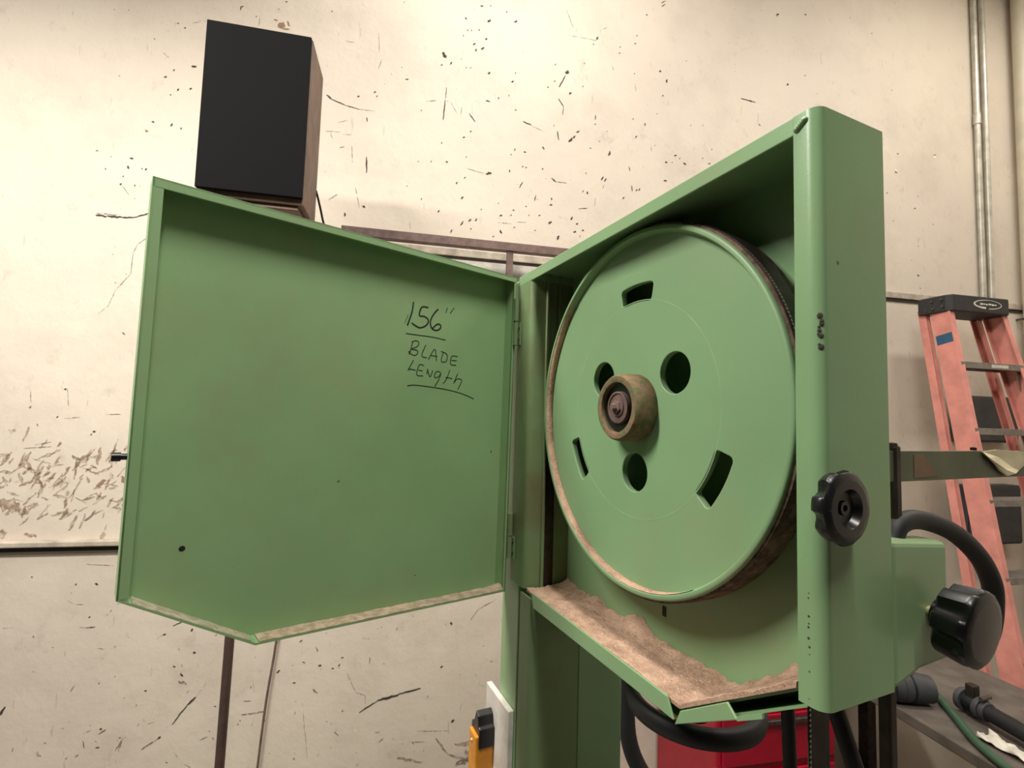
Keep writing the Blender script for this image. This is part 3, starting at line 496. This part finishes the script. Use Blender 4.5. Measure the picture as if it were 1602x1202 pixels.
ret([(.6016, -.0138), (.6035, -.509), (.5915, -.509), (.5895, -.0138)])
ret([(.004, -.0125), (.0105, -.6185), (.0165, -.6185), (.010, -.0125)])
le = B()
for wd, pts in LETTERING:
    P = [p for p in pts]
    if len(P) > 2: P = [(v.x, v.y) for v in spline([(a, b, 0) for a, b in P], 5)]
    n = len(P); top = []; bot = []
    for i, (a, b) in enumerate(P):
        a0, b0 = P[max(i - 1, 0)]; a1, b1 = P[min(i + 1, n - 1)]; L = math.hypot(a1 - a0, b1 - b0) or 1
        nx, nz = -(b1 - b0) / L, (a1 - a0) / L; hw = wd / 2
        top.append(dp(a + nx * hw, -DT + .0003, b + nz * hw)); bot.append(dp(a - nx * hw, -DT + .0003, b - nz * hw))
    le.add(top + bot, [(i, i + 1, n + i + 1, n + i) for i in range(n - 1)])
tag(le.build('marker_lettering', M['ink'], door), 'hand-written 156 inch blade length note in black marker')
B().lathe([(0, .0003), (.0035, .0003), (.004, 0)], dp(.5386, -DT, -.466), DN, 7).build('paint_chip', M['ink'], door)
# hinges
for z0, z1 in ((-.140, -.046), (-.555, -.471)):
    hz = B().tube([(.004, -.006, z0), (.004, -.006, z0 + (z1 - z0) * .48)], .0055, 12).tube([(.004, -.006, z0 + (z1 - z0) * .52), (.004, -.006, z1)], .0055, 12)
    hz.box(.004, .018, -.0035, -.0005, z0, z0 + (z1 - z0) * .48)
    hg = hz.build('hinge', M['green_shaded_grimy'], door, sm=40)
    sc_ = B()
    for zz in (.12, .36): sc_.lathe([(0, -.0016), (.002, -.0014), (.003, 0)], (.0135, -.0035, z0 + (z1 - z0) * zz), AY, 10)
    sc_.build('rivet', M['darksteel'], hg)
lt = B().tube([dp(.603, -.02, -.345), dp(.612, -.02, -.345)], .004, 10).tube([dp(.609, -.02, -.345), dp(.618, -.02, -.345)], .0055, 12)
lt.build('latch_stud', M['black'], door, sm=40)

# --- clamp knobs on the right side of the machine
def knob(org, axis, r, t0, t1, stud):
    """lobed clamp knob: org on the machine face, axis outwards, t0..t1 the head along it"""
    ax = Vector(axis).normalized(); e1 = ax.cross(Vector((0, 0, 1))).normalized(); e2 = ax.cross(e1); org = Vector(org)
    n, m = 7, 7 * 16; vs = []; fs = []
    rings = [(t0, .62, .2), (t0 + .001, .80, .8), (t0 + .003, .92, 1), (t1 - .007, 1.0, 1), (t1 - .004, 1.0, .75), (t1 - .0015, .97, .15), (t1, .90, 0), (t1 + .0012, .74, 0)]
    for t, k_, lf in rings:
        for i in range(m):
            a = 2 * math.pi * i / m; c = math.cos(n * a + .9)
            q = r * k_ * (1 - lf * .20 * max(0, -c + .15) ** .7 / 1.1)
            vs.append(org + ax * t + (e1 * math.cos(a) + e2 * math.sin(a)) * q)
    for j in range(len(rings) - 1):
        for i in range(m): fs.append((j * m + i, j * m + (i + 1) % m, (j + 1) * m + (i + 1) % m, (j + 1) * m + i))
    fs.append(tuple(range(m - 1, -1, -1)))
    b = B().add(vs, fs)
    if stud: b.lathe([(r * .74, t1 + .0012), (r * .5, t1 + .0022), (r * .2, t1 + .0028), (0, t1 + .0029)], org, ax, 40)
    else: b.lathe([(r * .74, t1 + .0012), (r * .52, t1 + .0016), (r * .48, t1 - .001), (r * .42, t1 - .004), (r * .20, t1 - .0045), (r * .18, t1 - .0025), (r * .09, t1 - .0025), (r * .08, t1 - .005), (0, t1 - .005)], org, ax, 40)
    b.lathe([(0, t0 - .006), (r * .40, t0 - .006), (r * .42, t0 + .001)], org, ax, 24)
    o = b.build('clamp_knob', M['black'], saw, sm=38)
    if stud:
        B().lathe([(.004, -.004), (.0045, .004)], org, ax, 14).lathe([(0, .0005), (.0052, .001), (.0056, .004), (.0048, .006), (0, .0065)], org, ax, 14).build('brass_stud', M['brass'], o, sm=40)
        B().lathe([(0, .0066), (.0085, .0066), (.009, t0 - .004)], org, ax, 20).build('knob_neck', M['black'], o, sm=40)
    return o
tag(knob((W, .004, -.3485), (1, 0, 0), .0305, .003, .018, False), 'black lobed knob on the side panel near the front corner')
tag(knob((W, .150, -.453), (.995, .02, -.09), .0345, .012, .041, True), 'black lobed knob with brass stud on the guide box')
# --- flat bar, rod and curved hose behind the housing
bar = B().box(.598, .601, .11, .40, -.335, -.305).build('flat_bar', M['olivebar'], saw, bw=.0006)
tp = B(); TPx = .6016
G = [[(.295, -.306), (.325, -.3035), (.36, -.305), (.392, -.3065)], [(.302, -.312), (.33, -.312), (.362, -.314), (.394, -.312)], [(.318, -.320), (.338, -.3255), (.362, -.3245), (.388, -.3215)], [(.330, -.3275), (.345, -.3335), (.362, -.331), (.376, -.328)]]
vs = []; fs = []
for i, row in enumerate(G):
    for j, (a, b) in enumerate(row): vs.append((TPx + .0025 * ((i * 3 + j * 5) % 4) / 3, a, b))
for i in range(3):
    for j in range(3): fs.append((i * 4 + j, i * 4 + j + 1, i * 4 + j + 5, i * 4 + j + 4))
to = tp.add(vs, fs).build('masking_tape', M['tape'], bar); md = to.modifiers.new('thick', 'SOLIDIFY'); md.thickness = .0012; md.offset = 1
B().lathe([(0, .008), (.004, .007), (.005, .003), (.005, 0)], (.598, .135, -.3045), (0, 0, 1), 12).build('cap_screw', M['darksteel'], bar, sm=40)
B().lathe([(0, .004), (.003, .003), (.003, 0)], (.599, .285, -.3045), (0, 0, 1), 12).build('cap_screw', M['darksteel'], bar, sm=40)
B().prism([(.165, -.309), (.182, -.308), (.208, -.331), (.165, -.332)], .6011, .6014, YZ).build('brown_patch', simple('bare_brown_metal', (124, 98, 74), .5, .2), bar)
B().box(.594, .603, .131, .141, -.40, -.30).build('tension_rod', M['darksteel'], saw, bw=.002)
B().tube(spline([(.6, .125, -.392), (.6, .140, -.376), (.6, .176, -.374), (.6, .235, -.390), (.6, .285, -.419), (.6, .311, -.450), (.6, .313, -.476), (.6, .304, -.500), (.6, .285, -.515)], 8), .0095, 14).build('black_hose', M['rubber'], saw, sm=60)
# --- tension handwheel under the housing
HC = Vector((.345, .13, -.672))
hw = B().lathe([(.075, .002), (.078, .011), (.085, .013), (.091, .010), (.093, 0), (.091, -.010), (.085, -.013), (.078, -.011), (.075, -.002), (.075, .002)], HC, (0, 0, 1), 64).build('handwheel', M['rubber'], saw, sm=60)
tag(hw, 'black tension handwheel under the wheel housing')
B().lathe([(0, .016), (.018, .016), (.02, .01), (.02, -.02), (0, -.02)], HC, (0, 0, 1), 24).build('hub', M['rubber'], hw, sm=40)
for a in (40, 160, 280):
    d = Vector((math.cos(math.radians(a)), math.sin(math.radians(a)), 0))
    B().tube([HC + d * .015, HC + d * .078], .007, 10).build('spoke', M['rubber'], hw, sm=60)
B().lathe([(.008, -.01), (.008, .07)], HC, (0, 0, 1), 16).build('screw', M['darksteel'], hw, sm=60)
B().tube([(.50, .11, -.53), (.505, .115, -.75), (.5, .12, -1.0)], .007, 10).build('black_rod', M['rubber'], saw, sm=60)
B().tube([(.545, .10, -.52), (.58, .105, -.62), (.62, .11, -.80)], .008, 10).build('black_hose', M['rubber'], saw, sm=60)
# --- switch on the column front
sw = B().box(-.081, .030, -.010, .0015, -1.02, -.828).build('switch_plate', M['white'], saw, bw=.0015)
tag(sw, 'white switch plate on the column')
B().prism([(-.052, -.862), (-.040, -.868), (-.036, -.885), (-.030, -.889), (-.030, -.925), (-.075, -.915), (-.075, -.892), (-.062, -.885)], -.042, -.010, XZ).build('switch_lever', M['black'], sw, bw=.002)
sb = B().box(-.072, -.034, -.048, -.010, -1.0, -.902).build('switch_body', M['orange'], sw, bw=.003)
B().lathe([(0, 0), (.003, .0005), (.0035, .003)], (-.055, -.0505, -.918), AY, 10).build('screw', M['brass'], sb)

# ================================================================== SAWDUST
def heap(name, u0, u1, v0, v1, nu, nv, pos, hfun, label, mat=None):
    vs = []; fs = []
    for i in range(nu + 1):
        for j in range(nv + 1):
            u = u0 + (u1 - u0) * i / nu; v = v0 + (v1 - v0) * j / nv; vs.append(pos(u, v, hfun(u, v)))
    for i in range(nu + 1):
        for j in range(nv + 1):
            u = u0 + (u1 - u0) * i / nu; v = v0 + (v1 - v0) * j / nv; vs.append(pos(u, v, 0))
    K = (nu + 1) * (nv + 1); ix = lambda i, j: i * (nv + 1) + j
    for i in range(nu):
        for j in range(nv):
            q = (ix(i, j), ix(i + 1, j), ix(i + 1, j + 1), ix(i, j + 1)); fs.append(q); fs.append(tuple(K + a for a in reversed(q)))
    edge = [ix(i, 0) for i in range(nu + 1)] + [ix(nu, j) for j in range(1, nv + 1)] + [ix(i, nv) for i in range(nu - 1, -1, -1)] + [ix(0, j) for j in range(nv - 1, 0, -1)]
    for a, b in zip(edge, edge[1:] + edge[:1]): fs.append((a, b, K + b, K + a))
    o = B().add(vs, fs).build(name, mat or M['dust'], None, sm=50)
    return tag(o, label, 'sawdust', kind='stuff')
from mathutils import noise as mn
def hs_(u, v):
    n = mn.noise(Vector((u * 22, v * 30, 1.3))) * .8 + mn.noise(Vector((u * 70, v * 80, 4.1))) * .45 + mn.noise(Vector((u * 260, v * 260, 8))) * .35
    back = max(0, (v - .055) / .035) ** 1.5 * (.004 + .018 * max(0, mn.noise(Vector((u * 16, 7.7, 0)))) + .005 * mn.noise(Vector((u * 80, 2.7, 0))))
    front = .004 * max(0, 1 - v / .02)
    edge = min(1, v / .004) if True else 1
    return .0008 + (.0035 + .004 * n if .0035 + .004 * n > 0 else 0) * min(1, v / .006 + .3) + back + front * .4
def shz(x): return -.6 if x < .452 else -.6 + (x - .452) * (.094 / .142)
heap('sawdust', .066, .590, .0030, .0905, 260, 48, lambda u, v, h: Vector((u, v, shz(u) + .0004 + h)), hs_, 'brown sawdust piled along the bottom shelf of the housing')
def doorz(u):
    (u0, z0), (u1, z1) = (OUT[4], OUT[3]) if u < .4515 else (OUT[3], OUT[2])
    return z0 + (z1 - z0) * (u - u0) / (u1 - u0)
heap('sawdust', .012, .446, -DT + .0004, -.0004, 90, 8, lambda u, v, h: dp(u, v, doorz(u) + .0029 + h), lambda u, v: .0008 + .0015 * abs(mn.noise(Vector((u * 40, v * 60, 2)))) + .012 * max(0, 1 - u / .035) * max(0, 1 - abs(v + .018) / .02), 'thin sawdust line along the long lower edge of the door', M['lipdust'])
heap('sawdust', .456, .588, -DT + .0004, -.0004, 40, 8, lambda u, v, h: dp(u, v, doorz(u) + .0029 + h), lambda u, v: .0006 + .0010 * abs(mn.noise(Vector((u * 40, v * 60, 9)))), 'thin grey sawdust along the short slanted edge of the door', ply_dusty('grey_dust', (150, 150, 124), (190, 178, 158), .4, .6))
# dust caught inside the lower lip of the wheel rim
vs = []; fs = []; seg = 120; prof = [(.2443, .0122), (.2425, .0118), (.2418, .008), (.2428, .004), (.2448, .0018), (.2462, .0012)]
for i in range(seg + 1):
    a = math.radians(130 + (300 - 130) * i / seg); e = min(1, i / 14, (seg - i) / 26)
    for r, h in prof:
        r2 = .2458 + (r - .2458) * e + .0007 * mn.noise(Vector((a * 40, h * 300, 0))) * e
        vs.append(Vector((XC + r2 * math.cos(a), YW + h, ZC + r2 * math.sin(a))))
n = len(prof)
for i in range(seg):
    for q in range(n - 1): fs.append((i * n + q, i * n + q + 1, (i + 1) * n + q + 1, (i + 1) * n + q))
o = B().add(vs, fs).build('sawdust', M['dust'], None, sm=60)
tag(o, 'brown sawdust caught in the lower rim of the band wheel', 'sawdust', kind='stuff')

# ================================================================== SPEAKER ON ITS STAND, RACK, WALL THINGS
st = empty('speaker_stand', room(-.46, 1.55, -Z0), 'dark brown pole stand carrying the loudspeaker', 'stand')
B().tube([room(-.485, 1.545, -1.99), room(-.46, 1.55, .30)], .0125, 14).build('pole', M['pole'], st, world=True, sm=60)
rb('top_plate', M['veneer'], -.59, -.345, 1.47, 1.62, .292, .304, st, .002)
rb('foot_plate', M['darksteel'], -.68, -.28, 1.36, 1.74, -Z0, -1.985, st, .004)
spk = empty('loudspeaker', room(-.47, 1.54, .305), 'black fronted wooden loudspeaker above the open saw door', 'speaker')
rb('cabinet', M['veneer'], -.608, -.33, 1.462, 1.63, .305, .808, spk, .003)
rb('grille', M['grille'], -.609, -.332, 1.448, 1.4618, .322, .806, spk, .002)
B().tube(spline([room(-.333, 1.634, .43), room(-.326, 1.655, .40), room(-.318, 1.68, .36), room(-.305, 1.70, .29), room(-.30, 1.72, .1)], 6), .0035, 8).build('speaker_cable', M['rubber'], None, world=True, sm=60)
tag(bpy.context.scene.collection.objects['speaker_cable'], 'thin dark cable hanging behind the loudspeaker', 'cable')
B().tube(spline([room(-.463, 2.05, -.70), room(-.458, 2.048, -1.05), room(-.468, 2.05, -1.2), room(-.49, 2.048, -1.42), room(-.52, 2.05, -1.9)], 6), .0042, 8).build('wall_cable', M['rust'], None, world=True, sm=60)
tag(bpy.context.scene.collection.objects['wall_cable'], 'dark cable hanging down the wall below the saw door', 'cable')
rk = empty('wall_rack', room(.35, 1.85, -.15), 'brown steel rack rail in front of the wall', 'rack')
rb('rail', M['rust'], -.28, .74, 1.835, 1.865, .366, .400, rk, .002)
rb('post', M['rust'], .342, .366, 1.84, 1.862, -.15, .3715, rk, .002)
for s in (-.27, .60):
    rb('arm', M['rust'], s, s + .022, 1.866, 2.059, .374, .396, rk, .002)
rb('cross_bar', M['rust'], .343, .365, 1.863, 2.055, .248, .270, rk, .002)
for i, (z, d, r, lb) in enumerate(((.3005, 1.898, .030, 'fat white plastic pipe lying on the rack, nearest the rail'), (.2913, 1.957, .021, 'thin white plastic pipe lying on the rack behind the fat one'))):
    a, b = room(-.2, d, z), room(.80, d, z)
    o = B().lathe([(r - .003, 0), (r, 0), (r, 1.0), (r - .003, 1.0), (r - .003, 0)], a, b - a, 24).build('plastic_pipe', M['white'], None, world=True, sm=50)
    tag(o, lb, 'pipe')
# conduits and the thick pipe on the right
def vpipe(name, s, d, r, z0, z1, mat, label, cat, joints=(), grp=None):
    e = empty(name, room(s, d, z0), label, cat, grp)
    B().tube([room(s, d, z0), room(s, d, z1)], r, 18).build('tube', mat, e, world=True, sm=60)
    for z in joints:
        B().tube([room(s, d, z - .03), room(s, d, z + .03)], r + .004, 18).build('coupling', mat, e, world=True, sm=60)
    return e
vpipe('conduit', 3.015, WALL_D - .018, .014, .36, CEIL, M['conduit'], 'galvanised conduit with a coupling, left one of the pair above the ladder', 'conduit', (1.45,), 'conduits in the corner')
vpipe('conduit', 3.075, WALL_D - .018, .014, .36, CEIL, M['conduit'], 'plain galvanised conduit, right one of the pair above the ladder', 'conduit', (), 'conduits in the corner')
tp_ = vpipe('wall_pipe', 3.30, WALL_D - .05, .033, -Z0, CEIL, M['pipe'], 'thick cream pipe running up the wall corner', 'pipe')
B().tube([room(3.27, WALL_D, .34), room(3.27, WALL_D - .06, .34), room(3.33, WALL_D - .095, .34)], .006, 8).build('pipe_clip', M['steel'], tp_, world=True)

# ================================================================== STEPLADDER
ld = empty('stepladder', room(2.6, 1.45, -Z0), 'faded red fibreglass stepladder with black top cap', 'ladder')
def lean_f(z): return 1.822 - (.22 - z) * .199          # front rails come forward as they go down
def lean_r(z): return 1.905 - (.22 - z) * .182
def flare(z): return (.22 - z) * .066
def rail(name, side, fn, half_w, web, zt, zb, parent):
    """C-channel rail: outer web plus two flanges"""
    b = B()
    for (s_in, s_out, d0, d1) in ((0, .006, -half_w, half_w), (-web, 0, -half_w, -half_w + .006), (-web, 0, half_w - .006, half_w)):
        vs = []
        for z in (zb, zt):
            base = 2.61 + side * (.172 + flare(z))
            for dd_ in (d0, d1):
                for ss in (s_in, s_out): vs.append(room(base + side * ss, fn(z) + dd_, z))
        b.add(vs, [(0, 2, 3, 1), (4, 5, 7, 6), (0, 1, 5, 4), (2, 6, 7, 3), (0, 4, 6, 2), (1, 3, 7, 5)])
    return b.build(name, M['pink'], parent, world=True, bw=.0015)
rl = [rail('front_rail', sd, lean_f, .044, .022, .30, -Z0 + .004, ld) for sd in (-1, 1)]
for sd in (-1, 1): rail('rear_rail', sd, lean_r, .018, .02, .30, -Z0 + .004, ld)
for k_ in range(7):
    z = .03 - .3 * k_
    hw_ = .170 + flare(z); dc = lean_f(z)
    b = rbox(B(), 2.61 - hw_, 2.61 + hw_, dc - .042, dc + .042, z - .004, z)
    rbox(b, 2.61 - hw_, 2.61 + hw_, dc - .046, dc - .042, z - .028, z + .001)
    rbox(b, 2.61 - hw_, 2.61 + hw_, dc + .038, dc + .042, z - .028, z - .004)
    sp_ = b.build('step', M['alu'], ld, world=True, bw=.0015)
    if k_ == 0:
        rb('step_label', M['white'], 2.60, 2.70, dc - .0465, dc - .0461, z - .02, z - .006, sp_)
    for sd in (-1, 1):
        bx = B().add([room(2.61 + sd * (hw_ - .02), dc - .03, z - .03), room(2.61 + sd * (hw_ + .004), dc - .03, z - .12), room(2.61 + sd * (hw_ + .002), dc - .03, z - .03),
                      room(2.61 + sd * (hw_ - .02), dc - .026, z - .03), room(2.61 + sd * (hw_ + .004), dc - .026, z - .12), room(2.61 + sd * (hw_ + .002), dc - .026, z - .03)],
                     [(0, 1, 2), (5, 4, 3), (0, 3, 4, 1), (1, 4, 5, 2), (2, 5, 3, 0)])
        bx.build('brace', M['alu'], sp_, world=True)
cap = B().prism([(2.425, 1.925), (2.415, 1.90), (2.428, 1.80), (2.445, 1.775), (2.775, 1.775), (2.795, 1.80), (2.80, 1.925)], .272, .352, lambda a, b, h: room(a, b, h)).build('top_cap', simple('black_ladder_cap', (44, 44, 46), .6), ld, world=True, bw=.006)
lg = B(); 
def ell(b, cx, cz, rx, rz, a0, a1, w0, w1):
    n = 20; vs = []
    for i in range(n + 1):
        a = math.radians(a0 + (a1 - a0) * i / n); ww = w0 + (w1 - w0) * i / n
        for q in (0, ww): vs.append(room(cx + (rx - q) * math.cos(a), 1.7745, cz + (rz - q * .6) * math.sin(a)))
    b.add(vs, [(2 * i, 2 * i + 1, 2 * i + 3, 2 * i + 2) for i in range(n)])
ell(lg, 2.645, .315, .085, .022, 80, 262, .003, .016)
ell(lg, 2.645, .315, .085, .022, 275, 440, .006, .003)
for i, (a, wd_) in enumerate(((2.600, .014), (2.617, .012), (2.634, .010), (2.650, .016), (2.670, .012), (2.686, .012))):
    rbox(lg, a, a + wd_, 1.7740, 1.7749, .311 + .002 * (i % 2), .320 - .001 * (i % 3))
lg.build('cap_logo', M['rag'], cap, world=True)
for (a, z) in ((.02, .29), (.045, .327), (.05, .292), (.09, .33), (.092, .297)):
    c = room(2.4175, 1.90 - a, z); B().lathe([(0, .003), (.005, .002), (.006, 0)], c, -WS, 10).build('rivet', M['steel'], cap, world=True)
# blue tape on the outer face of the near front rail
zt = .16
def rp(dd_, z): return room(2.61 - (.172 + flare(z)) - .0068, lean_f(z) + dd_, z)
o = B().add([rp(-.036, .172), rp(.036, .160), rp(.036, .115), rp(-.036, .128)], [(0, 1, 2, 3)]).build('blue_tape', M['blue'], rl[0], world=True)
md = o.modifiers.new('thick', 'SOLIDIFY'); md.thickness = .0006; md.offset = 0

# ================================================================== CORNER CLUTTER
tc = empty('tool_cabinet', room(1.34, 1.8, -Z0), 'red steel tool cabinet on the floor behind the saw', 'cabinet')
rb('cabinet_body', M['red'], 1.10, 1.59, 1.6, 2.03, -1.96, -1.29, tc, .012)
rb('cabinet_lid', M['red'], 1.098, 1.592, 1.592, 2.032, -1.288, -1.262, tc, .008)
for i in range(3):
    z = -1.40 - .19 * i
    dr = rb('drawer', M['red'], 1.115, 1.575, 1.588, 1.5995, z - .082, z + .082, tc, .004)
    rb('handle', M['steel'], 1.2, 1.5, 1.572, 1.5875, z + .055, z + .07, dr, .003)
for s in (1.15, 1.54):
    for d in (1.65, 1.98): B().lathe([(0, -.02), (.02, -.02), (.02, .02), (0, .02)], room(s, d, -1.98) , WS, 20).build('castor', M['rubber'], tc, world=True, sm=50)
bn = empty('workbench', room(1.9, 1.5, -Z0), 'low grey workbench in the corner beside the ladder', 'workbench')
rb('bench_top', M['bench'], 1.612, 2.19, .98, 2.03, -1.235, -1.2, bn, .004)
for s in (1.64, 2.11):
    for d in (1.02, 1.95): rb('leg', M['darksteel'], s, s + .05, d, d + .05, -Z0, -1.236, bn, .004)
BT = -1.1995
# black pipe clamp lying on the bench
pc = empty('pipe_clamp', room(1.77, 1.2, BT), 'black pipe clamp lying on the workbench', 'clamp')
B().tube([room(1.815, 1.335, BT + .040), room(1.781, 1.03, BT + .040)], .0235, 18).build('pipe', M['rubber'], pc, world=True, sm=60)
for d_, r2 in ((1.325, .036), (1.272, .033), (1.255, .029)):
    s_ = 1.781 + (d_ - 1.03) * .1115
    B().tube([room(s_, d_ - .008, BT + .040), room(s_ + .001, d_ + .008, BT + .040)], r2, 18).build('collar', M['greybox'], pc, world=True, sm=50, bw=.003)
rb('jaw', M['darksteel'], 1.800, 1.827, 1.285, 1.312, BT + .001, BT + .10, pc, .004)
B().tube([room(1.784, 1.255, BT + .078), room(1.832, 1.262, BT + .078)], .006, 10).build('clamp_bolt', M['steel'], pc, world=True, sm=50)
# dark grey power tool with a red top
pt = empty('power_tool', room(1.66, 1.39, BT), 'dark grey power tool with red top on the workbench', 'power tool')
B().tube([room(1.60, 1.43, BT + .052), room(1.65, 1.41, BT + .052), room(1.742, 1.377, BT + .048)], [.046, .051, .042], 22).build('motor_body', M['greybox'], pt, world=True, sm=50)
B().tube([room(1.60, 1.425, BT + .104), room(1.645, 1.41, BT + .110), room(1.685, 1.395, BT + .098)], [.017, .023, .014], 16).build('red_cover', M['red'], pt, world=True, sm=50)
for q in range(3):
    B().tube([room(1.622 + q * .028, 1.4215 - q * .0105, BT + .052), room(1.627 + q * .028, 1.4195 - q * .0105, BT + .052)], .0516, 22).build('cooling_fin', M['rubber'], pt, world=True, sm=50)
# green hose
hz = BT + .0125
B().tube(spline([room(1.87, 1.62, hz), room(1.845, 1.52, hz), room(1.82, 1.44, hz), room(1.782, 1.372, hz), room(1.722, 1.28, hz), room(1.655, 1.18, hz), room(1.615, 1.08, hz), room(1.60, .975, hz + .002), room(1.59, .945, hz - .03), room(1.585, .93, hz - .1), room(1.58, .925, -1.5)], 8), .0115, 12).build('garden_hose', M['hose'], None, world=True, sm=60)
tag(bpy.context.scene.collection.objects['garden_hose'], 'green hose snaking over the corner workbench', 'hose')
# crumpled white rags
def rag(s, d, ls, ld_, seed, lab):
    rr_ = random.Random(seed); n = 12; vs = []; fs = []
    for i in range(n + 1):
        for j in range(n + 1):
            u, v = i / n - .5, j / n - .5
            h = .004 + .030 * abs(mn.noise(Vector((u * 3.1 + seed, v * 3.1, seed)))) + .02 * abs(mn.noise(Vector((u * 7 + seed, v * 7, 3))))
            h *= max(.1, 1 - 3.2 * max(abs(u), abs(v)) ** 3)
            k_ = 1 + .25 * mn.noise(Vector((u * 2, v * 2, seed + 5)))
            vs.append(room(s + u * ls * k_, d + v * ld_ * k_, BT + .002 + h))
    for i in range(n):
        for j in range(n): fs.append((i * (n + 1) + j, i * (n + 1) + j + 1, (i + 1) * (n + 1) + j + 1, (i + 1) * (n + 1) + j))
    o = B().add(vs, fs).build('rag', M['rag'], None, world=True, sm=60); md = o.modifiers.new('thick', 'SOLIDIFY'); md.thickness = .002; md.offset = 1
    return tag(o, lab, 'rag', 'white rags on the bench')
rag(1.722, 1.145, .050, .13, 2, 'long crumpled white rag between green hose and pipe clamp')
rag(1.88, 1.12, .09, .12, 5, 'white rag on the far side of the pipe clamp')
rag(1.695, 1.02, .06, .06, 9, 'small white rag near the front edge of the workbench')
# dark boxes on the wall behind the ladder
for z0, z1, lab in ((-.34, -.10, 'upper dark grey box on the wall behind the ladder'), (-.86, -.56, 'lower dark grey box on the wall behind the ladder')):
    e = empty('wall_box', room(2.95, 2.0, z0), lab, 'electrical box', 'dark boxes behind the ladder')
    rb('box_body', M['greybox'], 2.78, 3.14, 1.99, WALL_D, z0, z1, e, .006)
    rb('box_cover', M['greybox'], 2.79, 3.13, 1.982, 1.9895, z0 + .01, z1 - .01, e, .003)
# straw-coloured jug on the cabinet, seen past the guide post
jg = empty('plastic_jug', room(1.40, 1.86, -1.2615), 'straw coloured plastic jug on the red cabinet', 'jug')
B().lathe([(0, 0), (.05, 0), (.056, .01), (.056, .1), (.045, .135), (.02, .155), (.018, .175), (0, .175)], room(1.34, 1.90, -1.2615), (0, 0, 1), 28).build('jug_body', M['tape'], jg, world=True, sm=50)
B().lathe([(.0205, .158), (.0205, .182), (0, .182)], room(1.34, 1.90, -1.2615), (0, 0, 1), 20).build('jug_cap', M['rubber'], jg, world=True, sm=40)
# black hose hanging behind the column
B().tube(spline([room(.555, 1.2, -.70), room(.565, 1.2, -.95), room(.573, 1.2, -1.08), room(.61, 1.2, -1.17), room(.69, 1.2, -1.27), room(.80, 1.2, -1.5), room(.85, 1.2, -1.98)], 8), .021, 14).build('black_hose', M['rubber'], None, world=True, sm=60)
tag(bpy.context.scene.collection.objects['black_hose.002'] if 'black_hose.002' in bpy.data.objects else bpy.data.objects['black_hose'], 'thick black hose hanging behind the saw column', 'hose')
